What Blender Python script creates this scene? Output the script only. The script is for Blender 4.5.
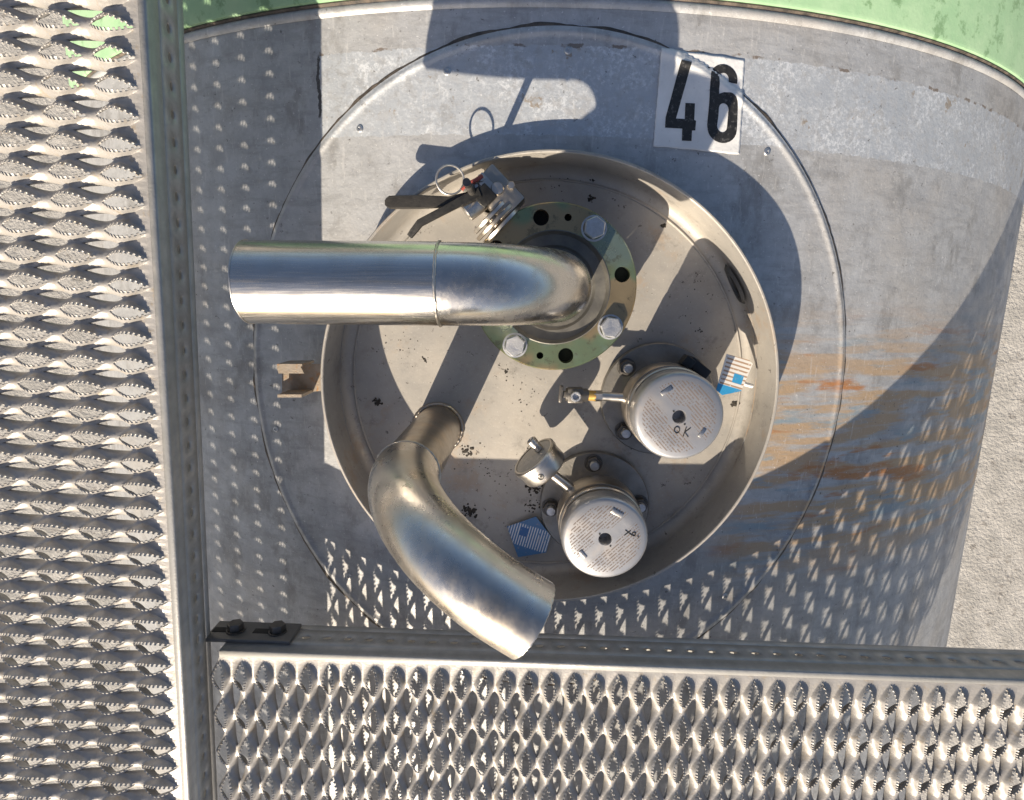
import bpy, bmesh, math, random
from mathutils import Vector, Matrix, noise as mnoise
random.seed(46)
R = math.radians
sc = bpy.context.scene
for o in list(bpy.data.objects): bpy.data.objects.remove(o)
COL = sc.collection

# ------------------------------------------------------------------ camera, world, sun, exposure
CAM_H, FPX = .735, 582.0
cam_d = bpy.data.cameras.new('camera'); cam = bpy.data.objects.new('camera', cam_d); COL.objects.link(cam)
cam.location = (0, 0, CAM_H); cam.rotation_euler = (R(-10.2), R(1.57), 0)
cam_d.sensor_width = 36; cam_d.lens = 36*FPX/1024; cam_d.clip_start = .01; cam_d.clip_end = 100
sc.camera = cam
KX, KY = .69, 1.45                                   # how far a shadow runs per metre of height
SUN_EL = math.atan2(1, math.hypot(KX, KY)); SUN_ROT = math.atan2(-KX, -KY)
w = bpy.data.worlds.new('World'); sc.world = w; w.use_nodes = True
sky = w.node_tree.nodes.new('ShaderNodeTexSky'); sky.sky_type = 'NISHITA'; sky.sun_disc = False
sky.sun_elevation = SUN_EL; sky.sun_rotation = SUN_ROT % (2*math.pi)
w.node_tree.links.new(sky.outputs[0], w.node_tree.nodes['Background'].inputs[0])
w.node_tree.nodes['Background'].inputs[1].default_value = .074; sky.air_density = .85; sky.dust_density = 2.0; sky.ozone_density = .4
sun_d = bpy.data.lights.new('sun', 'SUN'); sun_d.energy = 5.0; sun_d.angle = R(.5); sun_d.color = (1, .86, .67)
sun = bpy.data.objects.new('sun', sun_d); COL.objects.link(sun); sun.location = (-1, -2, 3)
sun.rotation_euler = Vector((KX, KY, -1)).to_track_quat('-Z', 'Y').to_euler()
sc.view_settings.view_transform = 'Standard'; sc.view_settings.look = 'None'
sc.view_settings.exposure = 0.85; sc.view_settings.gamma = 1

CM = cam.rotation_euler.to_matrix()
def at(px, py, z):                                   # survey helper: a photo point read at a known height
    d = CM @ Vector(((px-512)/FPX, -(py-400)/FPX, -1)); return Vector((0, 0, CAM_H)) + d*((z-CAM_H)/d.z)

# ------------------------------------------------------------------ mesh helpers
def frame(axis):
    a = Vector(axis).normalized(); t = Vector((1, 0, 0)) if abs(a.x) < .9 else Vector((0, 1, 0))
    u = (t - a*t.dot(a)).normalized(); return u, a.cross(u), a
class MB:
    def __init__(s): s.v = []; s.f = []
    def add(s, vs, fs):
        n = len(s.v); s.v += [tuple(v) for v in vs]; s.f += [tuple(i+n for i in f) for f in fs]; return s
    def box(s, c, size, rot=None, bev=0):
        m = rot or Matrix.Identity(3); c = Vector(c); h = [q/2 for q in size]
        if bev <= 0:
            vs = [c + m @ Vector((x*h[0], y*h[1], z*h[2])) for x in (-1, 1) for y in (-1, 1) for z in (-1, 1)]
            return s.add(vs, [(0,1,3,2),(4,6,7,5),(0,4,5,1),(2,3,7,6),(0,2,6,4),(1,5,7,3)])
        bm = bmesh.new(); bmesh.ops.create_cube(bm, size=1)
        for v in bm.verts: v.co = Vector((v.co.x*size[0], v.co.y*size[1], v.co.z*size[2]))
        bmesh.ops.bevel(bm, geom=bm.edges[:], offset=bev, segments=2, affect='EDGES', profile=.5)
        bm.verts.index_update()
        s.add([c + m @ v.co for v in bm.verts], [[v.index for v in f.verts] for f in bm.faces]); bm.free(); return s
    def lathe(s, prof, org, axis=(0, 0, 1), seg=48, ph=0):
        u, v, a = frame(axis); org = Vector(org); n = len(prof)
        vs = [org + (u*math.cos(2*math.pi*k/seg+ph) + v*math.sin(2*math.pi*k/seg+ph))*r + a*h for (r, h) in prof for k in range(seg)]
        fs = []
        for i in range(n-1):
            for k in range(seg):
                k2 = (k+1) % seg; fs.append((i*seg+k, i*seg+k2, (i+1)*seg+k2, (i+1)*seg+k))
        return s.add(vs, fs)
    def tube(s, path, r, seg=32, closed=False, caps=True, rin=None):
        path = [Vector(p) for p in path]; n = len(path); rings = []; prev = None
        for i, p in enumerate(path):
            if closed: t = path[(i+1) % n] - path[i-1]
            else: t = path[min(i+1, n-1)] - path[max(i-1, 0)]
            t.normalize()
            if prev is None: u = frame(t)[0]
            else: u = (prev - t*prev.dot(t)).normalized()
            prev = u; v = t.cross(u); rr = r[i] if isinstance(r, (list, tuple)) else r
            rings.append((p, u, v, rr))
        def ringverts(k, rad): p, u, v, rr = rings[k]; return [p + (u*math.cos(2*math.pi*j/seg) + v*math.sin(2*math.pi*j/seg))*(rad if rad else rr) for j in range(seg)]
        vs = []; fs = []
        for i in range(n): vs += ringverts(i, None)
        for i in range(n if closed else n-1):
            a, b = i*seg, ((i+1) % n)*seg
            for j in range(seg): j2 = (j+1) % seg; fs.append((a+j, a+j2, b+j2, b+j))
        if rin and not closed:
            m0 = len(vs)
            for i in range(n): vs += ringverts(i, rin)
            for i in range(n-1):
                a, b = m0+i*seg, m0+(i+1)*seg
                for j in range(seg): j2 = (j+1) % seg; fs.append((a+j2, a+j, b+j, b+j2))
            for e in (0, n-1):
                a, b = e*seg, m0+e*seg
                for j in range(seg):
                    j2 = (j+1) % seg; q = (a+j2, a+j, b+j, b+j2); fs.append(q if e == 0 else q[::-1])
        elif caps and not closed:
            fs.append(tuple(range(seg))[::-1]); fs.append(tuple((n-1)*seg+j for j in range(seg)))
        return s.add(vs, fs)
    def build(s, name, mat, parent=None, smooth=True, ang=35, loc=None, recalc=True):
        me = bpy.data.meshes.new(name); off = Vector(loc) if loc is not None else Vector((0, 0, 0))
        me.from_pydata([tuple(Vector(v)-off) for v in s.v], [], s.f); me.update()
        bm = bmesh.new(); bm.from_mesh(me); bmesh.ops.remove_doubles(bm, verts=bm.verts[:], dist=1e-6)
        if recalc: bmesh.ops.recalc_face_normals(bm, faces=bm.faces[:])
        bm.to_mesh(me); bm.free()
        if smooth:
            for p in me.polygons: p.use_smooth = True
            me.set_sharp_from_angle(angle=R(ang))
        me.materials.append(mat); o = bpy.data.objects.new(name, me); COL.objects.link(o)
        o.location = off
        if parent: setpar(o, parent)
        return o
def setpar(o, parent):
    o.parent = parent; l = o.location.copy()
    p = parent; tot = Vector((0, 0, 0))
    while p: tot += p.location; p = p.parent
    o.location = l - tot
def tag(o, label=None, cat=None, group=None, kind=None):
    for k, v in (('label', label), ('category', cat), ('group', group), ('kind', kind)):
        if v: o[k] = v
    return o
def thing(name, loc, label, cat, group=None):
    o = bpy.data.objects.new(name, None); o.empty_display_size = .02; COL.objects.link(o); o.location = loc
    return tag(o, label, cat, group)

# ------------------------------------------------------------------ materials
class NT:
    def __init__(s, name):
        s.m = bpy.data.materials.new(name); s.m.use_nodes = True; s.t = s.m.node_tree
        s.b = s.t.nodes['Principled BSDF']; s.o = s.t.nodes['Material Output']
        s.tc = s.t.nodes.new('ShaderNodeTexCoord'); s.co = s.tc.outputs['Object']
    def link(s, a, b):
        if hasattr(a, 'is_linked') or isinstance(a, bpy.types.NodeSocket): s.t.links.new(a, b)
        else: b.default_value = a
    def map(s, scale=(1, 1, 1), rot=(0, 0, 0), loc=(0, 0, 0), src=None):
        n = s.t.nodes.new('ShaderNodeMapping'); s.link(src or s.co, n.inputs[0])
        n.inputs['Location'].default_value = loc; n.inputs['Rotation'].default_value = rot; n.inputs['Scale'].default_value = scale
        return n.outputs[0]
    def noise(s, scale, detail=4, rough=.55, src=None, dist=0):
        n = s.t.nodes.new('ShaderNodeTexNoise'); s.link(src or s.co, n.inputs['Vector'])
        n.inputs['Scale'].default_value = scale; n.inputs['Detail'].default_value = detail
        n.inputs['Roughness'].default_value = rough; n.inputs['Distortion'].default_value = dist; return n.outputs['Fac']
    def vor(s, scale, src=None, feat='F1'):
        n = s.t.nodes.new('ShaderNodeTexVoronoi'); n.feature = feat; s.link(src or s.co, n.inputs['Vector']); n.inputs['Scale'].default_value = scale; return n.outputs['Distance']
    def ramp(s, f, a, b, va=0.0, vb=1.0):
        n = s.t.nodes.new('ShaderNodeMapRange'); n.interpolation_type = 'SMOOTHSTEP'; s.link(f, n.inputs[0])
        for i, q in enumerate((a, b, va, vb)): s.link(q, n.inputs[i+1])
        return n.outputs[0]
    def math(s, op, a, b=0.0):
        n = s.t.nodes.new('ShaderNodeMath'); n.operation = op; s.link(a, n.inputs[0]); s.link(b, n.inputs[1]); return n.outputs[0]
    def mix(s, f, a, b):
        n = s.t.nodes.new('ShaderNodeMix'); n.data_type = 'RGBA'; s.link(f, n.inputs[0])
        for q, i in ((a, 6), (b, 7)): s.link((*q, 1) if isinstance(q, tuple) else q, n.inputs[i])
        return n.outputs[2]
    def xyz(s, src=None):
        n = s.t.nodes.new('ShaderNodeSeparateXYZ'); s.link(src or s.co, n.inputs[0]); return n.outputs
    def bump(s, h, dist, strength=1.0, prev=None):
        n = s.t.nodes.new('ShaderNodeBump'); s.link(h, n.inputs['Height']); n.inputs['Distance'].default_value = dist; n.inputs['Strength'].default_value = strength
        if prev: s.link(prev, n.inputs['Normal'])
        return n.outputs[0]
    def out(s, col=None, rough=None, metal=None, normal=None, spec=None):
        for q, k in ((col, 'Base Color'), (rough, 'Roughness'), (metal, 'Metallic'), (normal, 'Normal'), (spec, 'Specular IOR Level')):
            if q is not None: s.link((*q, 1) if isinstance(q, tuple) else q, s.b.inputs[k])
        return s.m

def simple(name, c1, c2, rough, metal, scale=30, bump=.0003, spots=None, rv=.12, spec=None):
    n = NT(name); f = n.noise(scale, 6, .6); g = n.noise(scale*7, 3, .6)
    col = n.mix(n.ramp(f, .3, .7), c1, c2)
    if spots: col = n.mix(n.ramp(n.noise(scale*1.7, 6, .72), .54, .66), col, spots)
    return n.out(col, n.ramp(f, .25, .75, max(rough-rv, .05), min(rough+rv, 1)), metal, n.bump(n.math('ADD', f, g), bump, .6), spec)

def steel(name, c=(.60, .58, .55), rough=.30, stretch=(8, 8, 8), tint=.5, fine=1.0):
    n = NT(name); f = n.noise(1.0, 5, .6, n.map(stretch)); cl = n.noise(22, 4, .6); fi = n.noise(6.0, 4, .7, n.map(stretch))
    col = n.mix(n.ramp(cl, .35, .7), c, tuple(q*.80 for q in c))
    col = n.mix(n.math('MULTIPLY', n.ramp(f, .45, .75), tint), col, (.55, .42, .28))
    col = n.mix(n.math('MULTIPLY', n.ramp(n.noise(70, 5, .7), .64, .74), .14), col, (.34, .31, .28))
    r = n.math('ADD', n.ramp(fi, .3, .75, rough-.05, rough+.08), n.ramp(cl, .4, .7, 0, .08))
    return n.out(col, r, 1.0, n.bump(fi, .00010*fine, .35))

def cladding(name, ghost=True):
    n = NT(name); x, y, z = n.xyz()
    big = n.noise(5, 6, .6); mid = n.noise(28, 6, .65); fine = n.noise(170, 4, .7); streak = n.noise(1, 6, .65, n.map((14, 75, 14), (0, 0, R(40))))
    col = n.mix(n.ramp(mid, .30, .70), (.455, .465, .48), (.36, .37, .387)); col = n.mix(n.math('MULTIPLY', n.ramp(n.noise(90, 5, .7), .52, .64), .28), col, (.26, .265, .275))
    col = n.mix(n.math('MULTIPLY', n.ramp(big, .46, .66), .35), col, (.43, .385, .33)); col = n.mix(n.math('MULTIPLY', n.ramp(n.noise(1, 7, .7, n.map((16, 9, 9), (0, 0, R(35)), (1.3, .4, 0))), .52, .66), .6), col, (.21, .205, .20))
    col = n.mix(n.math('MULTIPLY', n.ramp(streak, .50, .64), .38), col, (.25, .25, .255))
    # rusty run-off and bluish bands on the right flank
    rm = n.math('MULTIPLY', n.ramp(x, .20, .30), n.math('MULTIPLY', n.ramp(y, -.32, -.2), n.ramp(y, .14, .0)))
    st = n.noise(1, 5, .6, n.map((5, 45, 5), (0, 0, R(-6)))); st2 = n.noise(1, 5, .6, n.map((7, 38, 5), (0, 0, R(-6)), (3, 5, 0)))
    col = n.mix(n.math('MULTIPLY', rm, n.ramp(st, .42, .56)), col, (.44, .32, .21))
    col = n.mix(n.math('MULTIPLY', rm, n.ramp(st2, .58, .70)), col, (.42, .20, .085))
    col = n.mix(n.math('MULTIPLY', rm, n.ramp(st2, .47, .36)), col, (.27, .33, .37))
    rough = n.ramp(mid, .25, .75, .40, .62)
    if ghost:                                         # pale speckled strip left by a removed film
        j = n.math('MULTIPLY', n.math('SUBTRACT', n.noise(60, 4, .7), .5), .010)
        yy = n.math('ADD', y, j); xx = n.math('ADD', x, j)
        g = n.math('MULTIPLY', n.math('MULTIPLY', n.ramp(yy, .3015, .3025), n.ramp(yy, .3995, .3985)), n.ramp(xx, -.2945, -.2935))
        flake = n.ramp(n.noise(75, 6, .75), .40, .52)
        sp = n.ramp(n.noise(190, 4, .75), .45, .60)
        gc = n.mix(n.math('MULTIPLY', sp, n.ramp(n.noise(14, 5, .7), .38, .62)), (.41, .44, .48), (.62, .65, .69))
        gc = n.mix(n.math('MULTIPLY', n.ramp(n.noise(20, 5, .7), .62, .66), 1.0), gc, (.30, .26, .22))
        col = n.mix(n.math('MULTIPLY', g, n.math('ADD', n.math('MULTIPLY', flake, .55), .40)), col, gc)
        e = n.math('MULTIPLY', n.math('MULTIPLY', n.ramp(yy, .325, .33), n.ramp(yy, .400, .395)), n.math('MULTIPLY', n.ramp(xx, -.297, -.2965), n.ramp(xx, -.2925, -.293)))
        col = n.mix(n.math('MULTIPLY', e, .9), col, (.05, .045, .045))
        e2 = n.math('MULTIPLY', n.math('MULTIPLY', n.ramp(yy, .3975, .398), n.ramp(yy, .4015, .401)), n.math('MULTIPLY', n.ramp(xx, -.295, -.294), n.ramp(n.noise(35, 3, .6), .52, .58)))
        col = n.mix(n.math('MULTIPLY', e2, .8), col, (.16, .12, .09))
    ws = n.ramp(n.noise(300, 4, .75), .635, .68); col = n.mix(n.math('MULTIPLY', ws, .7), col, (.78, .78, .78))
    scr = n.ramp(n.noise(1, 3, .6, n.map((210, 30, 60), (0, 0, R(-38)))), .62, .67); col = n.mix(n.math('MULTIPLY', scr, .18), col, (.75, .74, .72))
    ds = n.ramp(n.noise(120, 5, .75, n.map((1, 1, 1), (0, 0, 0), (4, 2, 0))), .635, .68); col = n.mix(n.math('MULTIPLY', ds, .8), col, (.09, .085, .08))
    b = n.bump(n.math('ADD', mid, n.math('MULTIPLY', fine, .5)), .0014, .7); b = n.bump(big, .006, .5, b)
    return n.out(col, rough, .30, b)

def pan_mat(name):
    n = NT(name); big = n.noise(7, 6, .6); mid = n.noise(45, 6, .65); fine = n.noise(300, 3, .7)
    col = n.mix(n.ramp(big, .3, .7), (.41, .385, .35), (.29, .282, .27))
    col = n.mix(n.math('MULTIPLY', n.ramp(mid, .5, .75), .45), col, (.30, .275, .25))
    col = n.mix(n.math('MULTIPLY', n.ramp(n.noise(11, 6, .75), .54, .66), .5), col, (.36, .27, .19)); col = n.mix(n.math('MULTIPLY', n.ramp(n.noise(19, 7, .75, n.map((1, 1, 1), (0, 0, 0), (2, 7, 0))), .55, .66), .55), col, (.20, .19, .175))
    col = n.mix(n.math('MULTIPLY', n.ramp(n.noise(95, 5, .75), .63, .67), .8), col, (.07, .06, .055))
    col = n.mix(n.math('MULTIPLY', n.ramp(n.noise(330, 2, .6), .66, .70), .3), col, (.62, .60, .57))
    return n.out(col, n.ramp(mid, .25, .75, .42, .65), .25, n.bump(n.math('ADD', mid, n.math('MULTIPLY', fine, .3)), .0006, .6))

def cap_mat(name, ang, off):
    n = NT(name); src = n.map((1, 1, 1), (0, 0, ang)); x, y, z = n.xyz(src); p = .0034
    row = n.math('FLOOR', n.math('DIVIDE', y, p)); fr = n.math('FRACT', n.math('DIVIDE', y, p))
    cx = n.t.nodes.new('ShaderNodeCombineXYZ'); n.link(n.math('FLOOR', n.math('DIVIDE', x, .0011)), cx.inputs[0]); n.link(row, cx.inputs[1]); cx.inputs[2].default_value = off
    wn = n.t.nodes.new('ShaderNodeTexWhiteNoise'); n.link(cx.outputs[0], wn.inputs['Vector'])
    cw = n.t.nodes.new('ShaderNodeCombineXYZ'); n.link(n.math('DIVIDE', x, .006), cw.inputs[0]); n.link(n.math('MULTIPLY', row, 3.7), cw.inputs[1]); cw.inputs[2].default_value = off
    word = n.ramp(n.noise(1.6, 1, .5, cw.outputs[0]), .33, .37)
    duty = n.math('MULTIPLY', n.ramp(fr, .22, .30), n.ramp(fr, .74, .66))
    rr = n.math('SQRT', n.math('ADD', n.math('MULTIPLY', x, x), n.math('MULTIPLY', y, y)))
    reg = n.math('MULTIPLY', n.math('MULTIPLY', n.ramp(rr, .0425, .0415), n.ramp(rr, .013, .014)), n.ramp(n.math('ABSOLUTE', n.math('ADD', y, .002)), .0065, .0075))
    top = n.ramp(z, -.0015, -.001)
    txt = n.math('MULTIPLY', n.math('MULTIPLY', n.math('MULTIPLY', n.ramp(wn.outputs['Value'], .15, .22), word), n.math('MULTIPLY', duty, reg)), top)
    cl = n.noise(40, 5, .65)
    col = n.mix(n.ramp(cl, .3, .7), (.43, .435, .45), (.34, .345, .365)); col = n.mix(n.math('MULTIPLY', n.ramp(n.noise(25, 4, .6), .5, .7), .3), col, (.60, .50, .40))
    col = n.mix(n.math('MULTIPLY', txt, .85), col, (.10, .07, .055))
    metal = n.ramp(txt, 0, 1, .75, .0)
    return n.out(col, n.ramp(cl, .3, .7, .34, .5), metal, n.bump(cl, .0004, .5))

def tag_mat(name, base, line, accent, ang, off, pitch=.0042, bar=-.014):
    n = NT(name); src = n.map((1, 1, 1), (0, 0, ang)); x, y, z = n.xyz(src)
    fr = n.math('FRACT', n.math('DIVIDE', y, pitch)); ln = n.ramp(n.math('ABSOLUTE', n.math('SUBTRACT', fr, .5)), .24, .16)
    brk = n.ramp(n.noise(260, 2, .5), .30, .38); ed = n.ramp(n.math('ABSOLUTE', x), .0175, .016)
    col = n.mix(n.math('MULTIPLY', n.math('MULTIPLY', ln, brk), ed), base, line)
    ac = n.math('MAXIMUM', n.math('MULTIPLY', n.math('MULTIPLY', n.ramp(x, -.002, -.001), n.ramp(x, .0125, .0115)), n.math('MULTIPLY', n.ramp(y, off+.003, off+.004), n.ramp(y, off+.0155, off+.0145))), n.ramp(y, bar, bar-.001))
    col = n.mix(ac, col, accent); col = n.mix(n.math('MULTIPLY', n.ramp(n.noise(150, 4, .7), .58, .68), .5), col, (.35, .33, .31))
    return n.out(col, .38, 0.0, n.bump(n.noise(60, 3), .0006, .5))

def zinc_mat(name):
    n = NT(name); f = n.noise(16, 5, .6); g = n.noise(9, 3, .6, n.map((1, 1, 1), (0, 0, 0), (3, 1, 2)))
    col = n.mix(n.ramp(f, .3, .7), (.32, .31, .16), (.19, .26, .165)); col = n.mix(n.math('MULTIPLY', n.ramp(g, .50, .58), .65), col, (.42, .27, .16))
    col = n.mix(n.math('MULTIPLY', n.ramp(g, .46, .38), .7), col, (.26, .35, .33))
    col = n.mix(n.math('MULTIPLY', n.ramp(n.noise(60, 6, .75), .54, .64), .6), col, (.13, .115, .08))
    return n.out(col, n.ramp(f, .3, .7, .22, .42), .85, n.bump(n.noise(120, 4), .0003, .5))

M = dict(
    clad=cladding('weathered_cladding'), clad2=cladding('weathered_cover_plate'),
    pan=pan_mat('spill_pan_metal'),
    green=simple('green_paint', (.25, .42, .25), (.31, .47, .30), .5, 0, 20, .0006, (.16, .28, .15)),
    mastic=simple('black_mastic', (.035, .030, .026), (.13, .105, .085), .7, 0, 90, .0015),
    pipe_h=steel('brushed_steel_run', (.65, .63, .60), .21, (5, 130, 130), .45),
    pipe_e=steel('brushed_steel_bend', (.63, .61, .58), .22, (20, 20, 20), .4, .4),
    pipe_v=steel('brushed_steel_vent', (.64, .62, .59), .27, (14, 10, 12), .5, .2),
    stub=steel('dull_steel_stub', (.47, .42, .36), .34, (20, 20, 20), .6),
    weld=steel('weld_bead', (.56, .53, .48), .32, (120, 120, 120), .5, 3),
    zinc=zinc_mat('yellow_zinc_plate'),
    bolt=simple('galvanised_bolt', (.55, .56, .58), (.42, .43, .45), .42, .9, 120, .0005),
    dark=simple('dark_gap_and_lip', (.05, .05, .048), (.08, .078, .074), .55, .2, 60, .0005),
    ringm=simple('darkened_ring', (.11, .107, .10), (.16, .155, .14), .5, .5, 50, .0004),  # darkened: the shade of the flange recess is put into this colour
    body=steel('valve_body_steel', (.46, .42, .37), .33, (30, 30, 30), .4),
    base=simple('valve_base_steel', (.30, .285, .26), (.23, .22, .205), .45, .7, 40, .0005),
    cap_a=cap_mat('stamped_cap', R(48), 3.0), cap_b=cap_mat('stamped_cap_turned', R(-44), 8.0),
    nut=simple('dark_nut', (.10, .095, .09), (.16, .15, .14), .45, .7, 90, .0005),
    black=simple('black_lever_coat', (.006, .006, .006), (.012, .012, .012), .42, 0, 60, .0005),
    handle=simple('grey_rubber_lever', (.014, .013, .012), (.024, .022, .020), .55, 0, 60, .0006),
    bright=steel('bright_steel', (.62, .60, .57), .30, (12, 12, 12), .3),
    dial=simple('dusty_gauge_glass', (.30, .285, .26), (.36, .34, .31), .22, 0, 70, .0002),
    hole=simple('hole_shade', (.012, .012, .012), (.02, .02, .02), .8, 0, 50, .0003),  # near-black: puts the shade inside holes and slots into the colour
    tread=simple('galvanised_tread', (.39, .375, .36), (.30, .29, .28), .48, .25, 45, .0006, (.33, .29, .24)),
    edge=simple('galvanised_edge', (.40, .395, .385), (.32, .32, .31), .5, .3, 45, .0006),
    splice=simple('splice_plate_steel', (.13, .13, .13), (.17, .165, .16), .5, .5, 45, .0006),
    tag_b=tag_mat('blue_label', (.06, .17, .36), (.62, .66, .70), (.03, .12, .34), R(-75), .003, .0036, -.04),
    tag_w=tag_mat('white_label', (.74, .73, .70), (.40, .27, .18), (.04, .30, .58), R(17), -.012, .0052),
    paper=None,
    ink=simple('black_print', (.012, .012, .013), (.022, .022, .022), .5, 0, 120, .0002, (.10, .10, .10)),
    grit=simple('dark_grit', (.02, .018, .016), (.055, .048, .04), .9, 0, 200, .001),
    brass=simple('yellow_collar', (.62, .42, .12), (.55, .33, .10), .4, .6, 90, .0003),
    bracket=simple('rusty_bracket', (.34, .29, .235), (.26, .21, .16), .55, .4, 60, .0006, (.36, .19, .08)),
    redp=simple('red_tip', (.35, .07, .05), (.28, .06, .05), .5, 0, 60, .0003),
)
def decal_mat():
    n = NT('white_vinyl'); c = n.noise(18, 5, .6); s = n.noise(1, 4, .6, n.map((30, 190, 30), (0, 0, R(25))))
    col = n.mix(n.ramp(c, .35, .7), (.70, .71, .72), (.58, .59, .60)); col = n.mix(n.math('MULTIPLY', n.ramp(n.noise(170, 5, .75), .62, .70), .6), col, (.33, .32, .30))
    col = n.mix(n.math('MULTIPLY', n.ramp(s, .62, .72), .4), col, (.45, .44, .43))
    return n.out(col, .42, 0.0, n.bump(n.noise(22, 4, .6), .004, .7))
M['paper'] = decal_mat()

# ------------------------------------------------------------------ the yard far below
gd = MB().add([(-60, -60, -3.4), (60, -60, -3.4), (60, 60, -3.4), (-60, 60, -3.4)], [(0, 1, 2, 3)]).build('ground', simple('yard_concrete', (.37, .36, .345), (.27, .265, .255), .85, 0, 7, .02, (.20, .19, .18)), None, smooth=False)
tag(gd, kind='structure')
# ------------------------------------------------------------------ tank: curved cladding, round cover plate, sealant, rivets, green band
CX, CY, TR, TROT = .024, -.116, 1.15, R(1.5)
R_COVER = .420
def to_tank(x, y):
    dx, dy = x-CX, y-CY; return dx*math.cos(TROT) - dy*math.sin(TROT), dx*math.sin(TROT) + dy*math.cos(TROT)
def prof(r):                                           # relief of the cover plate over the shell
    if r > R_COVER+.002: return 0
    bead = math.exp(-((r-(R_COVER-.0062))/.0036)**2)*.0021
    return .0022 + bead
def local_pt(s_, y_, off):                             # arc length, length along the tank, height over the shell
    a = s_/TR; rr = TR+off; return (rr*math.sin(a), y_, rr*math.cos(a)-TR)
def surf(x, y):
    xl, yl = to_tank(x, y); s_ = TR*math.asin(max(-1, min(1, xl/TR))); return math.sqrt(max(0, TR*TR-xl*xl))-TR + prof(math.hypot(s_, yl))
tank = thing('tank', (CX, CY, 0), 'curved weathered grey metal tank top with a round riveted cover plate', 'tank'); tank.rotation_euler = (0, 0, -TROT)
def polar(radii, offs, seg=192):
    mb = MB(); n = len(radii)
    vs = [local_pt(r*math.cos(2*math.pi*k/seg), r*math.sin(2*math.pi*k/seg), o) for r, o in zip(radii, offs) for k in range(seg)]
    fs = [(i*seg+k, i*seg+(k+1) % seg, (i+1)*seg+(k+1) % seg, (i+1)*seg+k) for i in range(n-1) for k in range(seg)]
    return mb.add(vs, fs)
def tankpart(mb, name, mat, ang=40):
    o = mb.build(name, mat, None, ang=ang); o.parent = tank; return o
rad = [.2775+.006*i for i in range(20)] + [R_COVER-.0225+.0015*i for i in range(16)]
pl = polar(rad + [R_COVER+.0003], [prof(r) for r in rad] + [-.001]); tankpart(pl, 'cover_plate', M['clad2'], 60)
rad = [.400+.02*i for i in range(6)] + [.5+.06*i for i in range(1, 20)]
tankpart(polar(rad, [0]*len(rad)), 'shell', M['clad'])
seal = []; rs = [R_COVER+.0003, R_COVER+.0013, R_COVER+.0026, R_COVER+.0036]
sb = polar(rs, [.0016, .0014, .0009, .0001], 360)
for i, v in enumerate(sb.v):
    k = i % 360; q = .55*mnoise.noise(Vector((math.cos(k/57.3)*9, math.sin(k/57.3)*9, 1)))+.25*mnoise.noise(Vector((math.cos(k/57.3)*40, math.sin(k/57.3)*40, 4))); f = 1+q*(i//360)*.0018/.42; sb.v[i] = (v[0]*f, v[1]*f, v[2]+q*.0006)
tankpart(sb, 'sealant_bead', M['mastic'])
riv = MB().lathe([(.0045, 0), (.0045, .0010), (.0036, .0019), (.0017, .0022), (.0016, .0012), (.0002, .0012)], (0, 0, 0), seg=14)
riv_o = None
for px, py in [(351,118),(443,58),(569,38),(775,145),(338,585),(732,603),(258,430)]:
    p = at(px, py, -.02)
    for _ in range(3): p = at(px, py, surf(p.x, p.y)+.001)
    xl, yl = to_tank(p.x, p.y); a = math.atan2(yl, xl); a2 = a
    s_, y_ = (R_COVER-.026)*math.cos(a), (R_COVER-.026)*math.sin(a)
    if riv_o is None: riv_o = riv.build('rivet', M['bolt']); o = riv_o
    else: o = riv_o.copy(); COL.objects.link(o)
    o.parent = tank; o.location = local_pt(s_, y_, .0022+prof(R_COVER-.026)-.0025); o.rotation_euler = (0, s_/TR, 0)
GY = .4515                                              # where the painted band starts, along the tank
def strip(y0, y1, offs, nseg=90, smax=1.5):
    mb = MB(); k = len(offs)
    ys = [y0+(y1-y0)*q for q, _ in offs]
    vs = [local_pt(-smax+2*smax*i/nseg, ys[j], offs[j][1]) for j in range(k) for i in range(nseg+1)]
    fs = [(j*(nseg+1)+i, j*(nseg+1)+i+1, (j+1)*(nseg+1)+i+1, (j+1)*(nseg+1)+i) for j in range(k-1) for i in range(nseg)]
    return mb.add(vs, fs)
tankpart(strip(GY-.012, GY, [(0, .0004), (.2, .003), (.5, .0042), (.8, .003), (1, .001)]), 'rolled_seam', M['clad'])
tankpart(strip(GY-.0005, GY+.004, [(0, .0015), (.5, .004), (1, .003)]), 'dark_line', M['mastic'])  # dark strip along the edge of the green band
tankpart(strip(GY+.003, GY+.9, [(0, .0005), (.002, .006), (.006, .0075), (.5, .0075), (1, .0075)]), 'green_band', M['green'])

# ------------------------------------------------------------------ spill pan: collar, floor, slot, bracket
FZ, RIM = -.045, .030
pan = thing('spill_pan', (CX, CY, FZ), 'round recessed beige metal spill pan with a raised collar', 'spill pan')
RO, RI = .2805, .2768
co = MB().lathe([(RO, -.075), (RO, RIM-.001), (RO-.001, RIM), (RI+.001, RIM), (RI, RIM-.001), (RI-.0005, FZ+.016)], (CX, CY, 0), seg=144)
co.build('collar', M['pan'], pan)
fp = [(RI-.0005, FZ+.016)] + [(RI-.0005-.014*(1-math.cos(a)), FZ+.014-.014*math.sin(a)) for a in [R(15*i) for i in range(1, 7)]]
fp += [(.24, FZ-.0003), (.18, FZ+.0004), (.10, FZ+.0002), (.001, FZ)]
MB().lathe(fp, (CX, CY, 0), seg=144).build('floor', M['pan'], pan)
MB().tube([(CX+(RI-.016)*math.cos(2*math.pi*k/120), CY+(RI-.016)*math.sin(2*math.pi*k/120), FZ+.0005) for k in range(120)], .0016, 8, True).build('weld_line', M['pan'], pan)
p = at(728, 285, -.026); aa = math.atan2(p.y-CY, p.x-CX)
def onwall(da, z, inset): return Vector((CX+(RI-inset)*math.cos(aa+da), CY+(RI-inset)*math.sin(aa+da), z))
mb = MB(); vs = []; K = 28
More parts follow.
